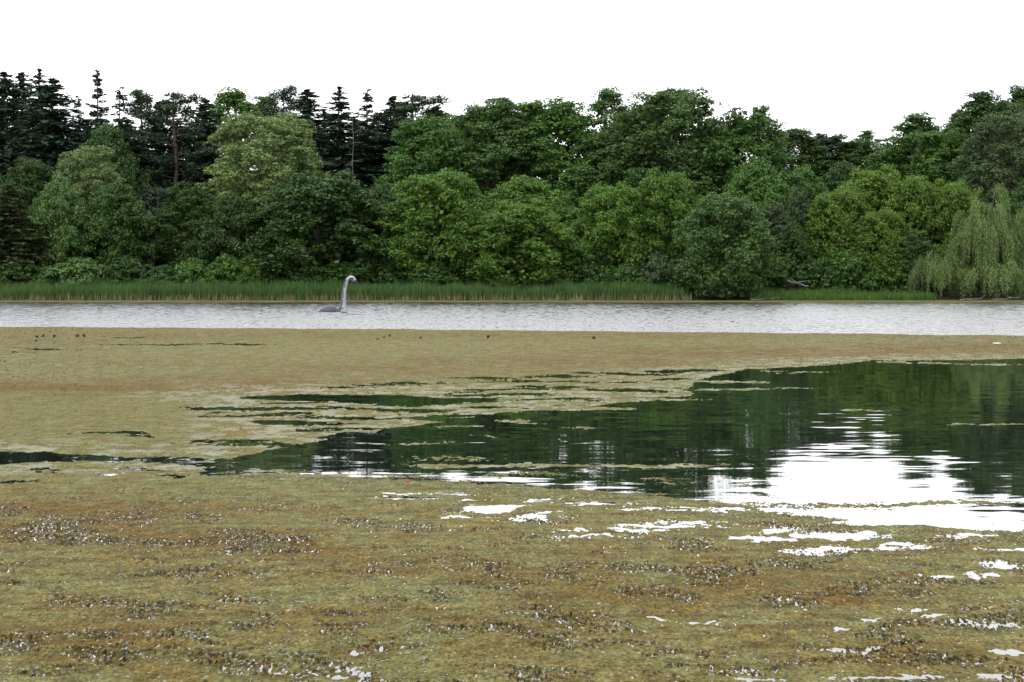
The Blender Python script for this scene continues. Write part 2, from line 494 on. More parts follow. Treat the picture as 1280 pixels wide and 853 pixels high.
def build_algae():
    ncol, us = 1320, np.linspace(640 - 760, 640 + 760, 1320)
    vs = np.concatenate([np.linspace(405.5, 450, 76)[:-1], np.linspace(450, 640, 240)[:-1], np.linspace(640, 885, 270)])
    nrow = len(vs)
    D = dist(vs)
    Y = np.repeat(D[:, None], ncol, 1)
    X = (us[None, :] - 640) * Y / F
    # jitter the sampling so that no rows show
    dY = np.gradient(D)[:, None]
    Y = Y + dY * (RNG.random(Y.shape) - 0.5) * 0.7
    X = X + (us[1] - us[0]) * Y / F * (RNG.random(Y.shape) - 0.5) * 0.6
    sc = Y / 45.0                                           # patches are smaller close by
    # ragged edge: fine fraying on broad lobes
    wx = 0.5 * fbm(X * 0.5, Y * 0.35, 3, 11) * sc
    wy = (0.9 * fbm(X * 0.35 + 7, Y * 0.30, 3, 23) + 0.35 * fbm(X * 2.3, Y * 1.2, 3, 29) + 0.30 * fbm(X * 9, Y * 4, 3, 31)) * sc
    Xw, Yw = X + wx, Y + wy

    def ell(e):
        cx, cy, hw, hh = e
        d0 = dist(cy)
        rx, ry = hw * d0 / F, hh * d0 * d0 / (F * CAM_H)
        return (1 - np.hypot((Xw - gx(cx, d0)) / rx, (Yw - d0) / ry)) * ry
    water = seg_sdf(to_ground(POOL), Xw, Yw)
    for P in (POND, CHANNEL, LENS):
        water = np.maximum(water, seg_sdf(to_ground(P), Xw, Yw))
    pool_sd = water.copy()
    for e in STREAKS:
        water = np.maximum(water, ell(e))
    B = -water
    # loose mats breaking up above the pool's left end
    U, Vv = X * F / Y + 640, HORIZON + F * CAM_H / Y
    loose = sstep(200, 330, U) * sstep(900, 780, U) * sstep(476, 490, Vv) * sstep(560, 545, Vv)
    streak = fbm(X * 0.33 + 3, Y * 0.55, 3, 41)
    B = np.where(loose > 0, np.minimum(B, 5 - (4.45 + 1.5 * (streak - 0.12)) * loose), B)
    rim = sstep(-3.5, 0, pool_sd / sc)                      # thinner mat close to the pool
    for e in ISLANDS:
        B = np.maximum(B, ell(e))
    # far rim of the mat against the open lake
    far_edge = np.interp(U, [-200, 0, 400, 800, 1280, 1500], [407.5, 408.5, 411, 414.5, 420, 423])
    de = dist(far_edge) + 1.5 * fbm(X * 0.2, X * 0 + 4, 3, 51)
    B = np.minimum(B, (de - Y) * 0.6)
    near = sstep(75, 22, Y)
    # relief
    bm = np.zeros_like(X)
    for cx, cy, hw, hh, s_ in BROWN:
        q = ((U - cx) / hw) ** 2 + ((Vv - cy) / hh) ** 2
        bm = np.maximum(bm, s_ * np.exp(-q * 0.9))
    pn = fbm(X * 0.5, Y * 0.45, 4, 101)
    pn2 = fbm(X * 2.2, Y * 2.4, 3, 111)
    bm = np.clip(bm * (0.9 + 0.9 * pn + 0.9 * pn2 * near), 0, 1)
    bm0 = bm
    lump = fbm(X * 0.9, Y * 0.9, 3, 61)
    mid = fbm(X * 5.0, Y * 3.6, 3, 71)
    fine = fbm(X * 24, Y * 7, 2, 81)
    fine2 = fbm(X * 34 + 5, Y * 11, 2, 83)
    patch = sstep(-0.05, 0.45, fbm(X * 0.8, Y * 0.9, 5, 91, 0.72) - 0.08 + 0.5 * (bm - 0.35) + 0.3 * sstep(790, 853, Vv)) * sstep(596, 650, Vv)
    patch = np.maximum(patch, 0.55 * rim * sstep(585, 600, Vv) * sstep(-0.2, 0.4, lump))
    speck = sstep(0.74 - 0.46 * patch, 0.84 - 0.46 * patch, fine + 0.35 * mid) * sstep(0.0, 0.2, patch)
    speck = np.maximum(speck, sstep(0.76, 0.84, fbm(X * 26 + 9, Y * 7, 2, 87) + 0.5 * pn2) * near * sstep(600, 660, Vv))
    rough_ = 0.25 + 0.75 * patch
    tuft_ = sstep(0.12, 0.5, fine2) * patch * near
    z = 0.011 * np.clip(B / (0.010 * Y), -1.5, 1.0) + 0.0025 * lump + (0.003 + 0.003 * near * rough_) * mid + 0.0015 * fine2 + 0.014 * tuft_
    z = z * (1 - speck) - 0.006 * speck
    wet = patch
    bm = np.maximum(bm, 0.75 * patch * sstep(-0.3, 0.3, pn2))
    bm = np.clip(bm * 1.15, 0, 1)
    z = np.where(Y > 60, np.maximum(z, np.where(B > 0.010 * Y, 0.007, z)), z)
    # pigment, in linear albedo
    olive = np.array([0.096, 0.087, 0.032])
    brown = np.array([0.080, 0.056, 0.016])
    green = np.array([0.092, 0.096, 0.038])
    dark = np.array([0.010, 0.010, 0.004])
    pale = np.array([0.108, 0.106, 0.046])
    gm = np.clip(rim * 0.6 * (1 - bm) + 0.5 * sstep(0.1, 0.6, fbm(X * 0.25 + 9, Y * 0.2, 3, 121)), 0, 1)
    C = olive[None, None] * (1 - gm[..., None]) + green * gm[..., None]
    C = C * (1 - bm[..., None]) + brown * bm[..., None]
    dk2 = sstep(0.0, 0.4, fine2 - 0.3 * mid) * (0.06 + 0.94 * patch) * near * 0.9
    C = C * (1 - dk2[..., None]) + dark * dk2[..., None]
    dk = sstep(0.15, 0.6, fbm(X * 3.0 + 2, Y * 3.2, 3, 131)) * (0.1 + 0.9 * np.clip(bm * patch, 0, 1)) * near * 0.7
    C = C * (1 - dk[..., None]) + dark * dk[..., None]
    pl = sstep(0.15, 0.7, fbm(X * 1.3 + 5, Y * 2.6, 4, 141)) * 0.55 * (1 - bm)
    C = C * (1 - pl[..., None]) + pale * pl[..., None]
    loosen = np.maximum(rim * 0.8, loose) * sstep(600, 585, Vv)
    sheen = np.clip(sstep(0.1, 0.5, fbm(X * 1.6 + 1, Y * 1.2, 5, 151, 0.75)) * (0.8 * loosen + 0.05 * (Vv < 480)), 0, 1)
    C = C * (1 + 0.22 * pn2[..., None] + 0.2 * perlin(X * 3.1, Y * 5.5, 161)[..., None])
    st = sstep(0.12, 0.6, fbm(X * 1.1 + 4, Y * 3.4, 4, 171, 0.6)) * near * 0.5
    C = C * (1 - st[..., None]) + np.array([0.050, 0.034, 0.009]) * st[..., None]
    C = np.clip(C, 0.004, 1)
    V = np.stack([X, Y, z], -1).reshape(-1, 3)
    i = np.arange((nrow - 1) * ncol).reshape(nrow - 1, ncol)[:, :-1].ravel()
    Fc = np.stack([i, i + ncol, i + ncol + 1, i + 1], -1)[:, ::-1]
    zf = z.ravel()
    keep = zf[Fc].max(1) > -0.002
    Fc = Fc[keep]
    used = np.zeros(len(V), bool)
    used[Fc.ravel()] = True
    remap = np.cumsum(used) - 1
    Fc = remap[Fc]
    me = mesh_arrays('algae_mat', V[used], Fc)
    me.polygons.foreach_set('use_smooth', np.ones(len(Fc), bool))
    ca = me.color_attributes.new('pigment', 'FLOAT_COLOR', 'POINT')
    c4 = np.concatenate([C.reshape(-1, 3)[used], sheen.reshape(-1, 1)[used]], 1).astype(np.float32)
    ca.data.foreach_set('color', c4.ravel())
    wa = me.attributes.new('wetness', 'FLOAT', 'POINT')
    wa.data.foreach_set('value', np.clip(0.25 * near + patch, 0, 1).reshape(-1)[used].astype(np.float32))
    o = link('algae_mat', me, M['algae'])
    tag(o, 'broad olive and brown mat of floating algae broken by pools', kind='stuff')
    print('algae faces', len(Fc))


build_algae()


def shore_algae():
    xs = np.linspace(-170, 170, 900)
    ds = np.linspace(191, 208, 12)
    X, Y = np.meshgrid(xs, ds)
    edge = 194.0 + 1.2 * fbm(X * 0.05, X * 0 + 2, 3, 7)
    z = np.clip((Y - edge) * 0.06, -0.05, 0.03) + 0.012 * fbm(X * 0.9, Y * 0.9, 3, 9)
    V = np.stack([X, Y, z], -1).reshape(-1, 3)
    i = np.arange(11 * 900).reshape(11, 900)[:, :-1].ravel()
    Fc = np.stack([i, i + 1, i + 901, i + 900], -1)
    me = mesh_arrays('shore_algae', V, Fc)
    ca = me.color_attributes.new('pigment', 'FLOAT_COLOR', 'POINT')
    c = np.array([0.085, 0.08, 0.03])[None] * (1 + 0.35 * fbm(X * 0.3, Y * 0.5, 3, 15)).reshape(-1, 1)
    ca.data.foreach_set('color', np.concatenate([c, np.zeros((len(c), 1))], 1).astype(np.float32).ravel())
    tag(link('shore_algae', me, M['algae']), 'thin olive strip of algae along the far shore below the reeds', kind='stuff')


shore_algae()

# ------------------------------------------------------------------ reeds and bank grass


def blades(name, n, xr, dr, hr, wr, lean, mat, label, dens=None, bend=0.35, cat=None):
    x = RNG.uniform(*xr, n)
    d = RNG.uniform(*dr, n)
    if dens is not None:
        k = RNG.random(n) < dens(x, d)
        x, d = x[k], d[k]
    n = len(x)
    clump = 0.82 + 0.3 * perlin(x * 0.12, d * 0.2, 76) + 0.3 * perlin(x * 0.45, d * 0.6, 77) + 0.25 * perlin(x * 1.7, d * 1.7, 78)
    h = RNG.uniform(*hr, n) * clump
    w = RNG.uniform(*wr, n)
    a = RNG.uniform(0, 2 * math.pi, n)
    la = RNG.uniform(0, 2 * math.pi, n)
    lm = RNG.uniform(0, lean, n) * h
    b = np.stack([x, d, np.maximum(shore_z(x, d), -0.02) - 0.02], -1)
    side = np.stack([np.cos(a), np.sin(a), 0 * a], -1) * w[:, None] * 0.5
    ld = np.stack([np.cos(la), np.sin(la), 0 * la], -1)
    midp = b + ld * (lm * bend)[:, None] + np.stack([0 * h, 0 * h, h * 0.55], -1)
    tip = b + ld * lm[:, None] + np.stack([0 * h, 0 * h, h], -1)
    V = np.stack([b - side, b + side, midp + side * 0.9, midp - side * 0.9, tip + side * .15, tip - side * .15], 1).reshape(-1, 3)
    i = np.arange(n)[:, None] * 6
    Fc = np.concatenate([i + np.array([[0, 1, 2, 3]]), i + np.array([[3, 2, 4, 5]])], 0)
    o = link(name, mesh_arrays(name, V, Fc), mat)
    return tag(o, label, kind='stuff')


xl, xm = gx(-130, 208), gx(862, 208)
blades('reed_bed', 42000, (xl, xm), (205.5, 213), (1.5, 2.05), (0.03, 0.07), 0.28, M['reed'],
       'tall green reeds standing in a long bed along the far shore', dens=lambda x, d: 1 - 0.97 * sstep(gx(825, 208), gx(868, 208), x + 1.5 * perlin(x * 0.3, d * 0.3, 5)))
blades('dry_reed_stems', 6500, (xl, xm), (204.7, 206.4), (0.35, 1.05), (0.03, 0.06), 0.12, M['straw'],
       'pale dry reed stems at the foot of the reed bed', dens=lambda x, d: 0.55 + 0.45 * perlin(x * 0.6, d, 3))
blades('bank_grass', 15000, (gx(935, 208), gx(1165, 208)), (205.5, 214), (0.55, 1.15), (0.03, 0.07), 0.4, M['grass'],
       'bright green grass on the low bank left of the weeping willow')

# ------------------------------------------------------------------ tree prototypes


def unit(v):
    return v / (np.linalg.norm(v, axis=-1, keepdims=True) + 1e-9)


def leaf_quads(P, N, size, aspect=0.55, along=None):
    """bent rhombic leaves at P, facing N; size (n,)"""
    n = len(P)
    t = unit(RNG.normal(size=(n, 3)) if along is None else along)
    t = unit(t - N * (t * N).sum(1, keepdims=True))
    b = np.cross(N, t)
    L = size[:, None]
    V = np.stack([P - t * L * .5, P + b * L * aspect * .5 + N * L * .06, P + t * L * .5, P - b * L * aspect * .5 + N * L * .06], 1)
    return V.reshape(-1, 3)


def leaf_mesh(name, V):
    n = len(V) // 4
    return mesh_arrays(name, V, np.arange(n * 4).reshape(n, 4))


def rand_dir(n):
    return unit(RNG.normal(size=(n, 3)))


def crown_mesh(name, Wd, Ht, base, n_lobe, n_clump, n_leaf, leaf=0.26, profile=None, lobe_r=0.2, airy=0.0, spread=1.0):
    """broadleaf crown: lobes on the crown's shell, twig clumps on each lobe, leaves on each clump"""
    prof = profile or (lambda t: math.sin(math.pi * min(1, max(0.02, t * 0.93 + 0.10))) ** 0.55)
    Vs = []
    R = Wd / 2
    lobes = []
    for k in range(n_lobe):
        t = (k + RNG.random()) / n_lobe
        t = t ** 0.9
        a = k * 2.39996 + RNG.uniform(-.5, .5)
        lr = lobe_r * Wd * RNG.uniform(0.7, 1.25)
        rad = max(0.0, R * prof(t) - lr * 0.75) * RNG.uniform(0.75, 1.08) * spread
        lobes.append((np.array([math.cos(a) * rad, math.sin(a) * rad, base + lr * 0.6 + t * (Ht - base - lr * 1.5)]), lr))
    cz = base + (Ht - base) * 0.4
    for c, lr in lobes:
        outd = unit((c - np.array([0, 0, cz]))[None] * np.array([[1, 1, 0.6]]))
        dirs = unit(rand_dir(n_clump) + outd * 0.55 + np.array([[0, 0, 0.35]]))
        cr_ = lr * RNG.uniform(0.24, 0.42, n_clump)
        cc = c + dirs * (lr * RNG.uniform(0.55, 1.0, n_clump))[:, None] * np.array([[1, 1, 0.8]])
        for q in range(n_clump):
            m = int(n_leaf * RNG.uniform(0.7, 1.3))
            ld = unit(rand_dir(m) + dirs[q] * 0.35 + np.array([[0, 0, 0.25]]))
            P = cc[q] + ld * (cr_[q] * RNG.uniform(0.35, 1.15 + airy, m))[:, None] * np.array([[1.15, 1.15, 0.75]])
            N = unit(ld * 0.8 + np.array([[0, 0, 0.45]]) + RNG.normal(size=(m, 3)) * 0.45)
            Vs.append(leaf_quads(P, N, leaf * RNG.uniform(0.6, 1.35, m)))
        # inner leaves that close the lobe
        m = int(n_leaf * n_clump * 0.13 * (1 - airy))
        if m:
            P = c + rand_dir(m) * (lr * RNG.uniform(0.1, 0.75, m))[:, None]
            Vs.append(leaf_quads(P, rand_dir(m), leaf * RNG.uniform(1.3, 2.1, m), 0.75))
    if not airy:                                            # leaves deep inside the crown
        m = 2600
        t = RNG.random(m)
        rr = np.array([max(0.05, prof(q)) for q in t]) * R * 0.68 * np.sqrt(RNG.random(m))
        a = RNG.uniform(0, 6.2832, m)
        P = np.stack([np.cos(a) * rr, np.sin(a) * rr, base + 0.1 + t * (Ht - base) * 0.9], -1)
        Vs.append(leaf_quads(P, rand_dir(m), leaf * RNG.uniform(1.6, 2.5, m), 0.75))
    return leaf_mesh(name, np.concatenate(Vs)), lobes


def tube(path, rad, sides=7):
    path = np.asarray(path, float)
    n = len(path)
    V = []
    for k in range(n):
        t = path[min(k + 1, n - 1)] - path[max(k - 1, 0)]
        t = t / (np.linalg.norm(t) + 1e-9)
        ref = np.array([1, 0, 0]) if abs(t[0]) < 0.8 else np.array([0, 1, 0])
        u = np.cross(t, ref)
        u /= np.linalg.norm(u)
        v = np.cross(t, u)
        for s in range(sides):
            a = 2 * math.pi * s / sides
            V.append(path[k] + (u * math.cos(a) + v * math.sin(a)) * rad[k])
    Fc = []
    for k in range(n - 1):
        for s in range(sides):
            s2 = (s + 1) % sides
            Fc.append((k * sides + s, k * sides + s2, (k + 1) * sides + s2, (k + 1) * sides + s))
    return np.array(V), np.array(Fc)


def join_tubes(name, tubes):
    Vs, Fs, off = [], [], 0
    for p, r in tubes:
        v, f = tube(p, r)
        Vs.append(v)
        Fs.append(f + off)
        off += len(v)
    me = mesh_arrays(name, np.concatenate(Vs), np.concatenate(Fs))
    me.polygons.foreach_set('use_smooth', np.ones(len(me.polygons), bool))
    return me


def wobble(a, b, n, amp):
    a, b = np.array(a, float), np.array(b, float)
    t = np.linspace(0, 1, n)[:, None]
    p = a + (b - a) * t
    L = np.linalg.norm(b - a)
    p[1:-1] += RNG.normal(size=(n - 2, 3)) * amp * L
    return p


def trunk_mesh(name, Ht, lobes, r0):
    tubes = [(wobble((0, 0, -0.6), (RNG.normal() * 0.3, RNG.normal() * 0.3, Ht * 0.85), 9, 0.012), np.linspace(r0, r0 * 0.15, 9))]
    for c, lr in lobes[:: max(1, len(lobes) // 14)]:
        z0 = max(0.8, c[2] * 0.5)
        tubes.append((wobble((0, 0, z0), tuple(c), 6, 0.03), np.linspace(r0 * 0.42, r0 * 0.06, 6)))
    return join_tubes(name, tubes)


PROTO = {}


def add_proto(kind, Wd, Ht, crown, trunk):
    PROTO.setdefault(kind, []).append((Wd, Ht, crown, trunk))


def broad(kind, Wd, Ht, base, *a, r0=None, **k):
    cm, lobes = crown_mesh('crown', Wd, Ht, base, *a, **k)
    add_proto(kind, Wd, Ht, cm, trunk_mesh('trunk', Ht, lobes, r0 or Ht * 0.02))


for q in range(3):
    broad('round', 10, 11, 0.2, 44, 13, 46, leaf=0.24, lobe_r=0.155)
for q in range(3):
    broad('tall', 11, 21, 0.8, 60, 13, 50, leaf=0.26, lobe_r=0.15, profile=lambda t: min(1, 0.55 + t) * math.cos(max(0, t - 0.35) / 0.65 * 1.35) ** 0.55)
for q in range(2):
    broad('dome', 11, 21, 0.8, 60, 13, 50, leaf=0.25, lobe_r=0.16, profile=lambda t: min(1, 0.6 + t) * math.cos(max(0, t - 0.5) / 0.5 * 1.25) ** 0.5)
for q in range(2):
    broad('dense', 9, 10, 0.1, 44, 14, 46, leaf=0.205, lobe_r=0.15, profile=lambda t: min(1, 0.75 + t) * math.cos(max(0, t - 0.3) / 0.7 * 1.3) ** 0.5)
for q in range(2):
    broad('airy', 9, 20, 3, 50, 9, 44, leaf=0.26, lobe_r=0.145, airy=0.3)
for q in range(3):
    broad('bush', 5, 3.6, -0.2, 18, 10, 42, leaf=0.22, lobe_r=0.2)


def spruce(Wd, Ht, levels, per, cards, droop, ragged, base=0.06):
    Vs, tubes = [], [(wobble((0, 0, -0.6), (0, 0, Ht), 8, 0.002), np.linspace(0.3, 0.02, 8))]
    for k in range(levels):
        t = base + (1 - base) * (k + RNG.random() * 0.6) / levels
        z = Ht * t
        rmax = Wd / 2 * ((1 - t) ** 0.62 * 0.99 + 0.01) * RNG.uniform(1 - ragged, 1.05)
        nb = max(3, int(per * (0.5 + 0.5 * (1 - t))))
        for q in range(nb):
            a = RNG.uniform(0, 2 * math.pi)
            r = rmax * RNG.uniform(0.55, 1.18)
            m = max(7, int(cards * (0.3 + 0.7 * r / (Wd / 2))))
            s = RNG.uniform(0.08, 1, m)
            dr = np.array([math.cos(a), math.sin(a), 0])
            up = (0.55 if t > 0.85 else 0.15 if t > 0.7 else 0.0) - droop * s + droop * 0.55 * s * s * 1.4
            P = dr[None] * (r * s)[:, None]
            P[:, 2] = z + r * up * 0.9 + RNG.uniform(-1.1, 0.9) * Ht / levels
            side = np.array([-dr[1], dr[0], 0])
            P += side * (RNG.normal(size=m) * 0.13 * r * (1.05 - s) ** 0.6)[:, None] + RNG.normal(size=(m, 3)) * 0.05
            P[:, 2] -= RNG.random(m) * 0.45 * min(1, r / 1.5)
            N = unit(np.array([[0, 0, 0.35]]) + RNG.normal(size=(m, 3)))
            al = unit(dr[None] * 1.0 + side * RNG.normal(size=(m, 1)) * 0.6 + np.array([[0, 0, -0.35 if t < 0.8 else 0.2]]))
            Vs.append(leaf_quads(P, N, RNG.uniform(0.4, 0.85, m) * min(1, 0.55 + 0.2 * r), 0.36, al))
        if k % 4 == 0 and t > 0.1:
            a = RNG.uniform(0, 6.28)
            tubes.append((wobble((0, 0, z), (math.cos(a) * rmax * .9, math.sin(a) * rmax * .9, z - rmax * droop * 0.3), 4, 0.02), np.linspace(0.05, 0.01, 4)))
    Vs.append(leaf_quads(np.stack([np.zeros(8), np.zeros(8), np.linspace(Ht * .965, Ht, 8)], -1), rand_dir(8), np.full(8, 0.5), 0.3, np.tile([[0., 0., 1.]], (8, 1))))
    return leaf_mesh('crown', np.concatenate(Vs)), join_tubes('trunk', tubes)


for par in ((8.5, 24, 64, 12, 40, 0.35, 0.25), (7.5, 24, 58, 12, 40, 0.45, 0.3), (8.5, 24, 46, 11, 44, 0.25, 0.35), (8, 24, 34, 10, 48, 0.30, 0.35)):
    cm, tm = spruce(*par)
    add_proto('spruce' if par[2] > 40 else 'spruce_open', par[0], par[1], cm, tm)


def pine(Wd, Ht, seed):
    tubes = [(wobble((0, 0, -0.6), (0.3, 0.1, Ht), 8, 0.004), np.linspace(0.32, 0.05, 8))]
    Vs = []
    for k in range(40):
        t = 0.35 + 0.63 * (k + RNG.random()) / 40
        a = RNG.uniform(0, 6.28)
        r = Wd / 2 * RNG.uniform(0.3, 1.05) * min(1, 0.3 + (1 - t) * 3.0)
        z = Ht * t
        end = np.array([math.cos(a) * r, math.sin(a) * r, min(z + r * RNG.uniform(0.05, 0.35), Ht)])
        tubes.append((wobble((0, 0, z - 0.3), end, 5, 0.03), np.linspace(0.09, 0.02, 5)))
        for q in range(6):
            c = np.array([0, 0, z]) + (end - np.array([0, 0, z])) * RNG.uniform(0.45, 1.05) + RNG.normal(size=3) * 0.3
            m = 46
            ld = rand_dir(m)
            P = c + ld * (RNG.uniform(0.15, 0.7, m))[:, None] * np.array([[1.1, 1.1, 0.75]])
            Vs.append(leaf_quads(P, unit(RNG.normal(size=(m, 3)) + [[0, 0, .6]]), RNG.uniform(0.25, 0.5, m), 0.3, unit(ld + [[0, 0, .5]])))
    return leaf_mesh('crown', np.concatenate(Vs)), join_tubes('trunk', tubes)


for q in range(2):
    cm, tm = pine(7, 24, q)
    add_proto('pine', 7, 24, cm, tm)


def weeping(Wd, Ht, n_str, seed):
    """hanging strands from arching limbs"""
    Vs, tubes = [], [(wobble((0, 0, -0.5), (0.3, 0, Ht * 0.5), 7, 0.02), np.linspace(0.24, 0.08, 7))]
    heads = []
    for k in range(44):
        a = k * 2.4 + RNG.uniform(-.4, .4)
        r = Wd / 2 * math.sqrt((k + 0.5) / 44) * 0.92
        z = Ht * (0.97 - 0.50 * (r / (Wd / 2)) ** 1.8) * RNG.uniform(0.62, 1.02)
        e = np.array([math.cos(a) * r, math.sin(a) * r, z])
        heads.append((e, RNG.uniform(0.2, 0.45)))
        if k % 2 == 0:
            tubes.append((np.array([[0, 0, Ht * 0.35], e * [.35, .35, 1] * [1, 1, .8], e * [0.8, 0.8, 1.0], e]), np.array([0.10, 0.06, 0.035, 0.015])))
    for s in range(n_str):
        e, sp = heads[RNG.integers(len(heads))]
        p = e + RNG.normal(size=3) * np.array([sp, sp, 0.28])
        L = max(0.8, min(p[2] - 0.15, RNG.uniform(0.14, 0.4) * Ht))
        m = int(L / 0.115)
        tt = np.linspace(0, 1, m)
        o = np.array([p[0], p[1], 0])
        o = o / (np.linalg.norm(o) + 1e-6)
        P = p[None] + o[None] * (0.75 * (1 - (1 - tt) ** 2.5) * min(1, L / 2))[:, None]
        P[:, 2] -= L * tt ** 1.25
        P += RNG.normal(size=(m, 3)) * 0.055
        al = unit(np.array([[0, 0, -1.0]]) + RNG.normal(size=(m, 3)) * 0.33)
        Vs.append(leaf_quads(P, unit(RNG.normal(size=(m, 3)) + o[None] * 1.0), RNG.uniform(0.2, 0.38, m), 0.26, al))
    return leaf_mesh('crown', np.concatenate(Vs)), join_tubes('trunk', tubes)


for par in ((10, 12, 1500), (9, 5.5, 1150)):
    cm, tm = weeping(*par, 0)
    add_proto('weeping' if par[1] > 8 else 'weeping_low', par[0], par[1], cm, tm)

COUNT = {}


def plant(name, kind, px, top, wpx, d, mat, label, cat='tree', group=None, rot=None, variant=None, sink=0.0):
    """a tree standing on the bank at distance d, its crown centred on column px, reaching row top"""
    protos = PROTO[kind]
    k = COUNT.get(kind, 0)
    COUNT[kind] = k + 1
    Wd, Ht, cm, tm = protos[(k if variant is None else variant) % len(protos)]
    x = gx(px, d)
    zg = float(shore_z(x, d)) - sink
    H = gz(top, d) - zg
    Wm = wpx * d / F * {'tall': 1.3, 'dome': 1.12, 'airy': 1.45, 'round': 1.2, 'dense': 1.15, 'spruce': 2.2, 'spruce_open': 1.55, 'pine': 1.5, 'bush': 1.15}.get(kind, 1.0)
    root = bpy.data.objects.new(name, None)
    COL.objects.link(root)
    root.location = (x, d, zg)
    root.rotation_euler = (0, 0, random.uniform(0, 6.28) if rot is None else rot)
    root.scale = (Wm / Wd, Wm / Wd, H / Ht)
    root.empty_display_size = 0.5
    tag(root, label, cat, group)
    for nm, me, mt in (('trunk', tm, M['bark']), ('crown', cm, M[mat])):
        if not me.materials:
            me.materials.append(mt)
        o = bpy.data.objects.new(nm, me)
        COL.objects.link(o)
        o.parent = root
        o.material_slots[0].link = 'OBJECT'
        o.material_slots[0].material = mt
    return root


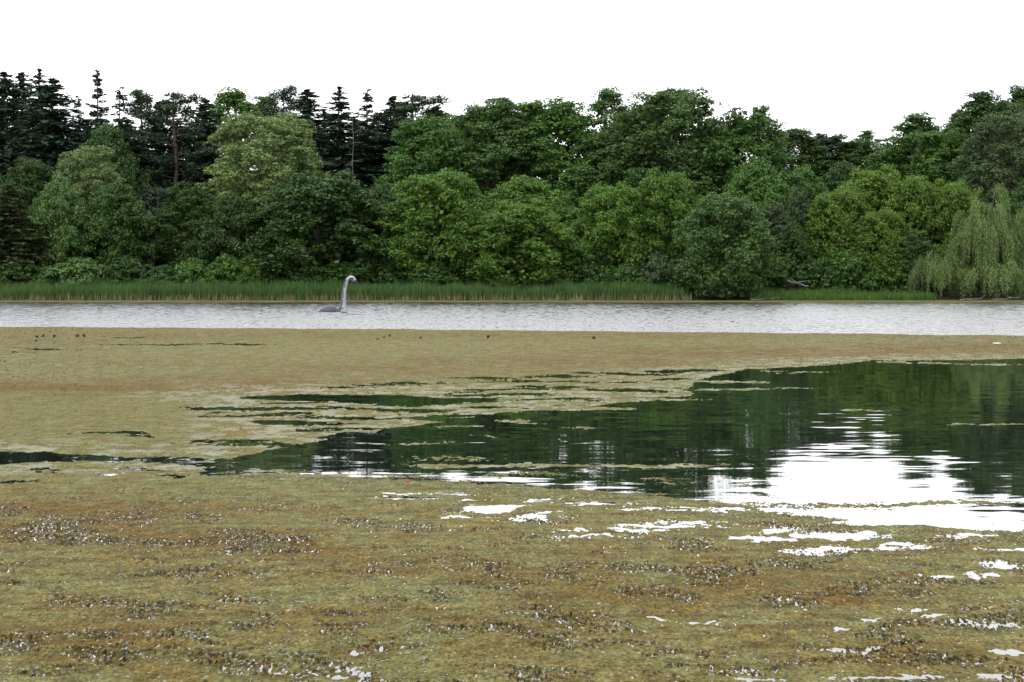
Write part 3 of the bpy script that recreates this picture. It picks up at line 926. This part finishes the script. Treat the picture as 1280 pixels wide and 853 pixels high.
CON, BRD, SHR = 'dark conifers on the left skyline', 'broadleaf trees along the far bank', 'shrubs behind the reeds'
TREES = [
    # --- conifers, left, behind everything
    ('spruce_tree', 'spruce', 6, 91, 84, 246, 'spruce', 'dark spruce cut by the left edge of the picture', CON),
    ('spruce_tree', 'spruce', 27, 92, 70, 250, 'spruce', 'dark spruce close beside the leftmost skyline spruce', CON),
    ('spruce_tree', 'spruce', 49, 89, 76, 244, 'spruce', 'tall dark spruce, third tip from the left on the skyline', CON),
    ('spruce_tree', 'spruce', 66, 99, 100, 240, 'spruce', 'wide dense dark spruce left of the gap in the skyline', CON),
    ('spruce_tree', 'spruce_open', 98, 122, 44, 252, 'spruce', 'short ragged spruce in the gap left of the tall tiered spruce', CON),
    ('spruce_tree', 'spruce_open', 122, 90, 74, 242, 'spruce', 'tallest spruce with open tiered branches against the left sky', CON),
    ('spruce_tree', 'spruce_open', 150, 111, 62, 246, 'spruce', 'spruce with feathery tip right of the tall tiered spruce', CON),
    ('pine_tree', 'pine', 180, 112, 62, 250, 'pine', 'thin pine with a sparse see-through top on the left skyline', CON),
    ('spruce_tree', 'spruce', 199, 128, 66, 244, 'spruce', 'lower dark spruce between the sparse pine and the round-topped pine', CON),
    ('pine_tree', 'pine', 221, 114, 72, 240, 'pine', 'round-topped pine with a bare visible trunk on the left skyline', CON),
    ('spruce_tree', 'spruce', 222, 150, 90, 252, 'spruce', 'broad dark spruce filling in behind the round-topped pine', CON),
    ('spruce_tree', 'spruce', 256, 124, 74, 246, 'spruce', 'dark spruce left of the airy light green treetop', CON),
    ('poplar_tree', 'airy', 292, 110, 100, 256, 'green', 'airy light green treetop rising behind the pale round tree', BRD),
    ('poplar_tree', 'airy', 330, 118, 70, 262, 'green', 'thin light green treetop between airy crown and ragged pine', BRD),
    ('pine_tree', 'pine', 352, 107, 52, 252, 'pine', 'ragged pine standing up alone above the pale round tree', CON),
    ('spruce_tree', 'spruce', 384, 113, 82, 246, 'spruce', 'leftmost spruce of the dark middle conifer stand', CON),
    ('spruce_tree', 'spruce', 424, 111, 84, 244, 'spruce', 'broad dark spruce above the bare grey snag', CON),
    ('spruce_tree', 'spruce_open', 459, 114, 70, 248, 'spruce', 'spruce with open pointed top in the middle conifer stand', CON),
    ('spruce_tree', 'spruce', 492, 121, 74, 250, 'spruce', 'narrow spruce tip left of the flat-topped pine', CON),
    ('pine_tree', 'pine', 521, 117, 90, 246, 'pine', 'wide flat-topped dark pine at the right end of the conifers', CON),
    ('spruce_tree', 'spruce', 546, 133, 70, 254, 'spruce', 'last low dark spruce before the broadleaf trees', CON),
    ('spruce_tree', 'spruce', 470, 150, 96, 256, 'spruce', 'broad shaded spruce low in the middle conifer stand', CON),
    ('spruce_tree', 'spruce', 160, 150, 100, 254, 'spruce', 'broad shaded spruce behind the feathery-tipped spruce', CON),
    ('spruce_tree', 'spruce', 110, 150, 90, 256, 'spruce', 'shaded spruce closing the skyline gap from behind', CON),
    ('spruce_tree', 'spruce', 405, 138, 90, 260, 'spruce', 'shaded spruce just left of the bare grey snag', CON),
    ('spruce_tree', 'spruce', 446, 150, 90, 262, 'spruce', 'shaded spruce right behind the bare grey snag', CON),
    ('spruce_tree', 'spruce', 505, 146, 90, 262, 'spruce', 'shaded spruce under the wide flat-topped pine', CON),
    ('spruce_tree', 'spruce', 362, 150, 90, 262, 'spruce', 'shaded spruce below the ragged lone pine', CON),
    # --- broadleaf, left
    ('broadleaf_tree', 'round', 135, 150, 86, 236, 'deep', 'dark green broadleaf crown in front of the tall tiered spruce', BRD),
    ('broadleaf_tree', 'dome', 112, 178, 84, 228, 'pale', 'pale grey-green crown above the left dark thicket', BRD),
    ('broadleaf_tree', 'round', 75, 218, 80, 220, 'blue', 'blue-green round tree left below the pale crown', BRD),
    ('broadleaf_tree', 'round', 145, 224, 100, 221, 'deep', 'dark spreading tree right below the pale left crown', BRD),
    ('cedar_tree', 'spruce', 12, 230, 70, 217, 'olive', 'olive brown conifer cut by the left edge above the reeds', 'conifers low on the bank'),
    ('broadleaf_tree', 'round', -22, 200, 90, 226, 'deep', 'shaded broadleaf tree at the left edge behind the olive conifer', BRD),
    ('broadleaf_tree', 'tall', 40, 196, 74, 232, 'deep', 'shaded tree under the leftmost spruces', BRD),
    ('broadleaf_tree', 'tall', 235, 228, 74, 222, 'deep', 'slender dark tree left of the big pale round tree', BRD),
    ('broadleaf_tree', 'tall', 195, 232, 60, 230, 'spruce', 'deeply shaded tree beside the forked dead tree', BRD),
    ('broadleaf_tree', 'dome', 331, 137, 142, 228, 'pale', 'big pale grey-green round crown below the ragged pine', BRD),
    ('broadleaf_tree', 'round', 290, 240, 90, 220, 'deep', 'dark leafy tree under the big pale crown', BRD),
    ('broadleaf_tree', 'dense', 398, 214, 176, 218, 'deep', 'broad dark green tree behind the lake monster sculpture', BRD),
    ('broadleaf_tree', 'round', 475, 226, 90, 224, 'deep', 'dark tree between broad dark tree and bright maple', BRD),
    # --- broadleaf, middle
    ('broadleaf_tree', 'tall', 533, 145, 110, 234, 'green', 'medium green crown directly right of the conifers', BRD),
    ('maple_tree', 'dense', 546, 209, 140, 217, 'maple', 'bright green maple right of the dark shore trees', BRD),
    ('broadleaf_tree', 'tall', 612, 121, 130, 240, 'blue', 'dark blue-green tall tree left of centre skyline', BRD),
    ('broadleaf_tree', 'tall', 690, 119, 128, 242, 'green', 'dark green tall tree at the centre of the skyline', BRD),
    ('broadleaf_tree', 'round', 655, 218, 140, 224, 'maple', 'maple crown rising behind the low round maple', BRD),
    ('maple_tree', 'dense', 650, 250, 132, 214, 'maple', 'low round maple at the middle of the bank', BRD),
    ('poplar_tree', 'airy', 760, 108, 80, 244, 'blue', 'dark treetop with sky showing through left of the highest dome', BRD),
    ('cottonwood_tree', 'dome', 845, 104, 168, 236, 'blue', 'highest broad dome-shaped tree right of centre', BRD),
    ('broadleaf_tree', 'tall', 760, 165, 110, 238, 'blue', 'tree filling the dip left below the highest dome', BRD),
    ('maple_tree', 'dense', 764, 225, 100, 217, 'maple', 'maple between the low round maple and yellow-tipped maple', BRD),
    ('maple_tree', 'dense', 832, 211, 98, 219, 'maple', 'yellow-tipped maple below the highest dome', BRD),
    ('broadleaf_tree', 'tall', 938, 133, 104, 232, 'green', 'tall mid green tree right of the highest dome', BRD),
    ('broadleaf_tree', 'round', 945, 194, 100, 226, 'green', 'rounded green tree behind the bushy shore willow', BRD),
    ('shore_willow', 'dense', 908, 239, 116, 208.5, 'blue', 'bushy blue-green willow reaching down to the water', BRD),
    ('broadleaf_tree', 'tall', 800, 132, 110, 252, 'deep', 'dark crown showing through the left flank of the highest dome', BRD),
    ('broadleaf_tree', 'tall', 575, 142, 100, 252, 'deep', 'dark crown between the first two tall skyline trees right of conifers', BRD),
    ('broadleaf_tree', 'tall', 650, 138, 110, 254, 'deep', 'dark crown between the two tall trees at the centre skyline', BRD),
    ('broadleaf_tree', 'tall', 888, 152, 90, 250, 'deep', 'dark crown in the notch between the highest dome and next tree', BRD),
    # --- right
    ('oak_tree', 'tall', 990, 160, 86, 285, 'deep', 'dark far treetop left in the skyline dip', 'far trees in the skyline dip'),
    ('oak_tree', 'tall', 1034, 166, 76, 290, 'spruce', 'darkest far treetop in the middle of the skyline dip', 'far trees in the skyline dip'),
    ('oak_tree', 'tall', 1072, 174, 70, 285, 'deep', 'dark far treetop right in the skyline dip', 'far trees in the skyline dip'),
    ('poplar_tree', 'airy', 1083, 162, 44, 292, 'green', 'thin pale treetop peeping over the skyline dip', 'far trees in the skyline dip'),
    ('broadleaf_tree', 'round', 1002, 204, 74, 240, 'green', 'green crown below the dark far treetops', BRD),
    ('broadleaf_tree', 'round', 1055, 200, 80, 250, 'deep', 'shaded crown behind the bright yellow-green trees', BRD),
    ('broadleaf_tree', 'tall', 966, 254, 52, 219, 'grey', 'grey-green slender tree right of the bushy shore willow', BRD),
    ('broadleaf_tree', 'tall', 998, 233, 34, 221, 'grey', 'narrow pointed grey-green tree left of the bright trees', BRD),
    ('broadleaf_tree', 'round', 990, 275, 60, 218, 'deep', 'dark low tree beneath the narrow grey-green tree', BRD),
    ('maple_tree', 'dense', 1090, 207, 110, 224, 'lime', 'top yellow-green crown of the bright right-hand trees', BRD),
    ('maple_tree', 'dense', 1050, 232, 96, 219, 'lime', 'left yellow-green crown of the bright right-hand trees', BRD),
    ('maple_tree', 'dense', 1135, 216, 96, 221, 'lime', 'right yellow-green crown of the bright right-hand trees', BRD),
    ('maple_tree', 'dense', 1102, 258, 78, 215, 'lime', 'lowest front crown of the bright yellow-green trees', BRD),
    ('broadleaf_tree', 'round', 1140, 285, 60, 214, 'deep', 'dark shaded tree left of the weeping willow', BRD),
    ('maple_tree', 'dense', 1190, 224, 80, 222, 'lime', 'yellow-green tree behind the left side of the weeping willow', BRD),
    ('poplar_tree', 'airy', 1146, 140, 90, 254, 'green', 'airy light green treetop right of the skyline dip', BRD),
    ('broadleaf_tree', 'tall', 1180, 160, 90, 246, 'green', 'mid green tree below the airy right-hand treetop', BRD),
    ('broadleaf_tree', 'round', 1115, 178, 76, 256, 'deep', 'dark green tree at the right foot of the skyline dip', BRD),
    ('poplar_tree', 'airy', 1226, 112, 90, 250, 'deep', 'dark lacy treetop near the right edge against the sky', BRD),
    ('poplar_tree', 'airy', 1275, 106, 80, 252, 'deep', 'dark lacy treetop cut by the right edge of the picture', BRD),
    ('broadleaf_tree', 'dome', 1255, 138, 112, 236, 'grey', 'dull grey-green big tree above the weeping willow', BRD),
    ('broadleaf_tree', 'round', 1290, 220, 90, 224, 'deep', 'dark tree behind the weeping willow at the right edge', BRD),
    ('broadleaf_tree', 'round', 1215, 262, 80, 224, 'deep', 'dark hollow tree just behind the hanging willow strands', BRD),
    ('broadleaf_tree', 'tall', 1262, 124, 96, 248, 'deep', 'dark dense crown under the lacy treetops at the right edge', BRD),
    ('broadleaf_tree', 'tall', 1205, 136, 76, 252, 'green', 'green crown left of the dark lacy treetop at right', BRD),
    ('broadleaf_tree', 'tall', 1150, 152, 74, 258, 'green', 'full green crown under the airy light treetop at right', BRD),
    ('weeping_willow', 'weeping', 1236, 226, 100, 213, 'willow', 'tall weeping willow with hanging strands at the right edge', BRD),
    ('weeping_willow', 'weeping', 1292, 250, 90, 214, 'willow', 'hanging willow strands cut by the right edge beside the tall willow', BRD),
    ('weeping_willow', 'weeping_low', 1176, 306, 76, 209.5, 'willow', 'low drooping willow mound left at the foot of the weeping willow', BRD),
    ('weeping_willow', 'weeping_low', 1246, 318, 100, 208.5, 'willow', 'wide low drooping willow mound at the right edge by the water', BRD),
    # --- shrubs
    ('shrub', 'bush', 22, 318, 70, 214.5, 'deep', 'dark shrub behind the reeds at the left edge', SHR),
    ('shrub', 'bush', 100, 320, 84, 214, 'blue', 'round blue-green shrub behind the reeds below the left thicket', SHR),
    ('shrub', 'bush', 62, 332, 40, 213.5, 'green', 'small light green shrub left of the round blue-green shrub', SHR),
    ('shrub', 'bush', 158, 318, 70, 216, 'deep', 'dark shrub right of the round blue-green shrub', SHR),
    ('shrub', 'bush', 205, 330, 56, 214, 'deep', 'low dark shrub under the forked dead tree', SHR),
    ('shrub', 'bush', 240, 322, 60, 214.5, 'green', 'green shrub behind the reeds under the slender dark tree', SHR),
    ('shrub', 'bush', 283, 316, 60, 214, 'maple', 'fresh green shrub left below the broad dark tree', SHR),
    ('shrub', 'bush', 330, 306, 60, 215, 'maple', 'taller green shrub at the left foot of the broad dark tree', SHR),
    ('shrub', 'bush', 490, 318, 60, 215, 'deep', 'dark shrub between broad dark tree and bright maple', SHR),
    ('shrub', 'bush', 598, 322, 50, 214, 'deep', 'dark shrub between the bright maple and low round maple', SHR),
    ('shrub', 'bush', 735, 322, 60, 214, 'deep', 'dark shrub right of the low round maple', SHR),
    ('shrub', 'bush', 785, 326, 44, 213.5, 'blue', 'blue-green shrub behind the reeds right of the low round maple', SHR),
    ('shrub', 'bush', 822, 314, 48, 213.5, 'grey', 'feathery grey-green shrub left of the bushy shore willow', SHR),
    ('shrub', 'bush', 852, 330, 50, 213, 'blue', 'low shrub against the left foot of the shore willow', SHR),
    ('shrub', 'bush', 970, 320, 60, 216, 'deep', 'dark shrub right of the bushy shore willow', SHR),
    ('shrub', 'bush', 1020, 322, 60, 215, 'deep', 'dark shrub above the pale fallen log', SHR),
    ('shrub', 'bush', 1060, 310, 60, 214.5, 'green', 'green shrub under the left bright yellow-green crown', SHR),
    ('shrub', 'bush', 1105, 318, 60, 213, 'maple', 'fresh green shrub on the grassy bank right', SHR),
    ('shrub', 'bush', 1140, 330, 46, 213, 'deep', 'dark shrub at the left side of the drooping willow mound', SHR),
    ('shrub', 'bush', 425, 326, 90, 214.5, 'deep', 'dark shrub directly behind the lake monster sculpture', SHR),
    ('shrub', 'bush', 545, 326, 70, 213.5, 'deep', 'dark shrub under the bright maple', SHR),
]
for name, kind, px, top, wpx, d, mat, label, group in TREES:
    plant(name, kind, px, top, wpx, d, mat, label, 'shrub' if name == 'shrub' else 'tree', group)


# dead trees and fallen wood
def dead_tree(px, top, d, zb, label, twigs, r0, spread, fork=False):
    x, z1 = gx(px, d), gz(top, d)
    root = bpy.data.objects.new('dead_tree', None)
    COL.objects.link(root)
    root.location = (x, d, zb)
    tag(root, label, 'dead tree')
    H = z1 - zb
    top_f = 0.55 if fork else 1.0
    p = wobble((0, 0, -0.3), (0.1 * H * (0.3 if fork else 0.02), 0, H * top_f), 8, 0.01)
    link('trunk', join_tubes('trunk', [(p, np.linspace(r0, r0 * (0.6 if fork else 0.2), 8))]), M['dead'], root)
    for k in range(twigs):
        if fork:
            s = -1 if k % 2 else 1
            a = p[-1] if k < 2 else p[-2]
            e = a + np.array([s * spread * RNG.uniform(.5, 1), RNG.normal() * 0.3, H * RNG.uniform(0.3, 0.46)])
        else:
            a = p[0] + (p[-1] - p[0]) * RNG.uniform(0.55, 0.97)
            e = a + np.array([RNG.choice([-1, 1]) * spread * RNG.uniform(0.4, 1), RNG.normal() * .4, RNG.uniform(-0.15, 0.25)])
        link('branch', join_tubes('branch', [(wobble(a, e, 5, 0.04), np.linspace(r0 * 0.5, r0 * 0.12, 5))]), M['dead'], root)


dead_tree(440, 147, 231.5, 2.0, 'bare grey snag with short twigs among the middle conifers', 12, 0.10, 1.3)
dead_tree(187, 236, 225, 1.2, 'forked dead tree with pale limbs above the left reeds', 5, 0.09, 0.9, True)
dead_tree(247, 264, 217, 0.8, 'thin pale leaning stem beside the slender dark tree', 3, 0.055, 0.7, True)


def log(name, pts, r, label, twigs=0):
    pts = np.array(pts, float)
    c = pts[0].copy()
    root = bpy.data.objects.new(name, None)
    COL.objects.link(root)
    root.location = c
    tag(root, label, 'log')
    pts = pts - c
    n = 7
    t = np.linspace(0, 1, n)
    P = np.stack([np.interp(t, np.linspace(0, 1, len(pts)), pts[:, k]) for k in range(3)], -1)
    P[1:-1] += RNG.normal(size=(n - 2, 3)) * r * 0.35
    link('stem', join_tubes('stem', [(P, np.linspace(r, r * 0.5, n))]), M['dead'], root)
    for k in range(twigs):
        a = P[RNG.integers(1, n - 1)]
        e = a + np.array([RNG.normal() * 0.9, RNG.normal() * 0.3 - 0.2, RNG.uniform(0.15, 0.6)])
        link('branch', join_tubes('branch', [(wobble(a, e, 4, 0.05), np.linspace(r * 0.5, r * 0.15, 4))]), M['dead'], root)


log('fallen_log', [(gx(984, 211), 211, gz(351, 211)), (gx(1010, 210.5), 210.5, gz(358, 210.5))], 0.16, 'pale fallen log lying above the grassy bank', 2)
log('fallen_log', [(gx(938, 205.5), 205.5, 0.10), (gx(976, 205.8), 205.8, 0.28)], 0.11, 'grey log at the water edge right of the shore willow', 1)
log('driftwood', [(gx(1200, 204.5), 204.5, 0.08), (gx(1228, 204.7), 204.7, 0.2)], 0.09, 'tangled driftwood under the drooping willow by the water', 5)
log('driftwood', [(gx(1240, 204.8), 204.8, 0.1), (gx(1275, 205), 205, 0.35)], 0.10, 'driftwood branch at the right edge under the willow', 3)


# ------------------------------------------------------------------ the lake monster sculpture
def make_sculpture_mat():
    m, n, l, b = new_mat('painted sculpture skin')
    at = n.new('ShaderNodeAttribute')
    at.attribute_name = 'blotch'
    co = n.new('ShaderNodeTexCoord')
    t = noise_node(n, l, co.outputs['Object'], 6, 4)
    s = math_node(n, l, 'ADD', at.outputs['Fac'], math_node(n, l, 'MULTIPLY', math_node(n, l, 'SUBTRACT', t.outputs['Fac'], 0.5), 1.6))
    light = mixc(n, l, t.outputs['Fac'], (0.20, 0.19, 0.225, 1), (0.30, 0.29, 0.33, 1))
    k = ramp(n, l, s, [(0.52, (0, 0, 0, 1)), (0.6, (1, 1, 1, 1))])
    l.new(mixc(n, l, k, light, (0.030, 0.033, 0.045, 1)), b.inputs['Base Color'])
    b.inputs['Roughness'].default_value = 0.55
    return m


def make_plain(name, c, rough=0.5):
    m, n, l, b = new_mat(name)
    co = n.new('ShaderNodeTexCoord')
    t = noise_node(n, l, co.outputs['Object'], 7, 4)
    lo = tuple(v * 0.75 for v in c[:3]) + (1,)
    hi = tuple(min(1, v * 1.25) for v in c[:3]) + (1,)
    l.new(ramp(n, l, t.outputs['Fac'], [(0.3, lo), (0.7, hi)]), b.inputs['Base Color'])
    b.inputs['Roughness'].default_value = rough
    return m


def loft(path, ru, rv, sides=20):
    """rings in planes normal to a path in the x-z plane; ru in-plane radius, rv sideways radius"""
    path = np.array(path, float)
    n = len(path)
    V, A = [], []
    for k in range(n):
        t = path[min(k + 1, n - 1)] - path[max(k - 1, 0)]
        t = t / np.linalg.norm(t)
        nrm = np.array([-t[2], 0, t[0]])          # points to the back of the neck
        for s in range(sides):
            a = 2 * math.pi * s / sides
            V.append(path[k] + nrm * math.cos(a) * ru[k] + np.array([0, 1, 0]) * math.sin(a) * rv[k])
            A.append(math.cos(a))
    V += [path[0], path[-1]]
    A += [0, 0]
    Fq = []
    for k in range(n - 1):
        for s in range(sides):
            s2 = (s + 1) % sides
            Fq.append((k * sides + s, k * sides + s2, (k + 1) * sides + s2, (k + 1) * sides + s))
    a0, a1 = n * sides, n * sides + 1
    for s in range(sides):
        s2 = (s + 1) % sides
        Fq.append((a0, s2, s))
        Fq.append((a1, (n - 1) * sides + s, (n - 1) * sides + s2))
    return V, Fq, A


def smooth_path(P, m):
    P = np.array(P, float)
    t = np.linspace(0, len(P) - 1, m)
    out = []
    for q in t:
        i = min(int(q), len(P) - 2)
        f = q - i
        p0, p1, p2, p3 = P[max(i - 1, 0)], P[i], P[i + 1], P[min(i + 2, len(P) - 1)]
        out.append(0.5 * (2 * p1 + (p2 - p0) * f + (2 * p0 - 5 * p1 + 4 * p2 - p3) * f * f + (3 * p1 - p0 - 3 * p2 + p3) * f ** 3))
    return np.array(out)


def sculpture():
    d = dist(390.0)
    root = bpy.data.objects.new('lake_monster_sculpture', None)
    COL.objects.link(root)
    root.location = (gx(428.5, d), d, 0)
    tag(root, 'grey long-necked lake monster sculpture rising from the water', 'sculpture')
    k = 1 / 211.0
    pts = [(502, 775, 84, 84), (504, 718, 74, 74), (507, 650, 62, 62), (513, 560, 48, 50), (520, 450, 40, 42), (534, 350, 34, 36), (553, 270, 31, 32), (574, 212, 28, 29),
           (600, 172, 27, 28), (630, 158, 33, 33), (658, 168, 42, 38), (686, 188, 36, 31), (710, 206, 24, 23), (727, 218, 10, 12)]
    arr = np.array([((a - 505) * k, (718 - b) * k, c * k, e * k) for a, b, c, e in pts])
    sp = smooth_path(arr, 60)
    V, Fq, A = loft(np.stack([sp[:, 0], 0 * sp[:, 0], sp[:, 1]], -1), sp[:, 2], sp[:, 3])
    me = bpy.data.meshes.new('neck_and_head')
    me.from_pydata([tuple(v) for v in V], [], Fq)
    me.polygons.foreach_set('use_smooth', np.ones(len(me.polygons), bool))
    at = me.attributes.new('blotch', 'FLOAT', 'POINT')
    zz = np.array([v[2] for v in V])
    xx = np.array([v[0] for v in V])
    A = np.array(A)
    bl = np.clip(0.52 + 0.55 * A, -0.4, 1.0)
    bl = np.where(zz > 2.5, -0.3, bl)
    yy = np.abs(np.array([v[1] for v in V]))
    head = (xx > 0.55)
    bl = np.where(head & (np.abs(xx - 0.70) < 0.15) & (zz > 2.50) & (zz < 2.68) & (yy > 0.08), 0.85, bl)
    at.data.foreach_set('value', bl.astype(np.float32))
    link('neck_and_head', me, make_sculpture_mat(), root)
    hp = np.array([(60, 735, 4), (110, 722, 16), (160, 716, 48), (215, 714, 74), (270, 714, 90), (315, 714, 92), (365, 714, 78), (410, 716, 56), (455, 718, 50), (495, 720, 44)], float)
    hs = smooth_path(np.stack([(hp[:, 0] - 505) * k, (718 - hp[:, 1]) * k, hp[:, 2] * k], -1), 30)
    V, Fq, A = loft(np.stack([hs[:, 0], 0 * hs[:, 0], hs[:, 1]], -1), hs[:, 2], hs[:, 2] * 1.5)
    me = bpy.data.meshes.new('back_hump')
    me.from_pydata([tuple(v) for v in V], [], Fq)
    me.polygons.foreach_set('use_smooth', np.ones(len(me.polygons), bool))
    hm = make_plain('grey hump paint', (0.055, 0.062, 0.080), 0.8)
    hm.node_tree.nodes['Principled BSDF'].inputs['Specular IOR Level'].default_value = 0.1
    link('back_hump', me, hm, root)
    for s in (-1, 1):
        V, Fq, A = loft([(0.645 + q * 0.018, s * 0.172, 2.63) for q in range(5)], [0.008, 0.03, 0.036, 0.03, 0.008], [0.004, 0.014, 0.017, 0.014, 0.004], 10)
        me = bpy.data.meshes.new('eye')
        me.from_pydata([tuple(v) for v in V], [], Fq)
        me.polygons.foreach_set('use_smooth', np.ones(len(me.polygons), bool))
        link('eye', me, make_plain('dark eye', (0.01, 0.01, 0.012), 0.2), root)


sculpture()


# ------------------------------------------------------------------ small floating things and plants on the mat
def scrap(px, py, w, c, name, label, cat, thick=0.02, aspect=0.6):
    d = dist(py)
    n = 14
    V, top = [], []
    for k in range(n):
        a = 2 * math.pi * k / n
        r = w * 0.5 * (1 + 0.18 * math.sin(3 * a + 1) + 0.1 * math.sin(5 * a))
        V.append((r * math.cos(a), r * aspect * math.sin(a), 0.0))
    for k in range(n):
        x, y, z = V[k]
        V.append((x * 0.9, y * 0.9, thick * (1 + 0.5 * math.sin(2 * math.pi * k / n))))
    V.append((0, 0, thick * 1.5))
    Fq = [(k, (k + 1) % n, n + (k + 1) % n, n + k) for k in range(n)] + [(n + k, n + (k + 1) % n, 2 * n) for k in range(n)]
    me = bpy.data.meshes.new(name)
    me.from_pydata(V, [], Fq)
    o = link(name, me, make_plain(name + ' surface', c, 0.5))
    o.location = (gx(px, d), d, 0.012)
    tag(o, label, cat)


scrap(128, 509, 0.07, (0.22, 0.02, 0.008), 'red_scrap', 'tiny red scrap on the algae left of the pool', 'litter', 0.03)
scrap(510, 603, 0.055, (0.22, 0.022, 0.008), 'red_scrap', 'tiny red scrap on the algae at the pool lower left edge', 'litter', 0.02)
scrap(1246, 430, 0.34, (0.35, 0.34, 0.33), 'white_float', 'small white thing lying on the far algae at the right', 'litter', 0.03, 0.5)


def tuft(px, py, label):
    d = dist(py)
    n = 40
    a = RNG.uniform(0, 6.28, n)
    r = RNG.uniform(0.0, 0.1, n)
    P = np.stack([np.cos(a) * r, np.sin(a) * r, RNG.uniform(0.03, 0.22, n)], -1)
    N = unit(P + RNG.normal(size=(n, 3)) * 0.1 + [[0, 0, 0.1]])
    me = leaf_mesh('water_plant', leaf_quads(P, N, RNG.uniform(0.09, 0.16, n), 0.6))
    o = link('water_plant', me, M['deep'])
    o.location = (gx(px, d), d, 0.005)
    q = RNG.uniform(0.35, 0.75)
    o.scale = (q * 1.4, q * 1.4, q)
    tag(o, label, 'plant', 'small green plants dotted along the far algae')


for px, py in ((46, 423), (54, 421.5), (68, 422), (97, 422), (105, 421.5), (45, 427)):
    tuft(px, py, 'small green plant in the cluster on the far algae at the left')
for px, py in ((480, 423), (487, 421), (472, 425)):
    tuft(px, py, 'small green plant in the cluster on the algae right below the sculpture')
tuft(526, 424, 'lone small green plant just right of the cluster below the sculpture')
tuft(610, 423, 'lone small green plant on the far algae near the picture centre')
tuft(742, 424, 'rightmost small green plant on the far algae')
print('tris', sum(len(m.polygons) * 2 for m in bpy.data.meshes), {k: [len(p[2].polygons) * 2 for p in v] for k, v in PROTO.items()})
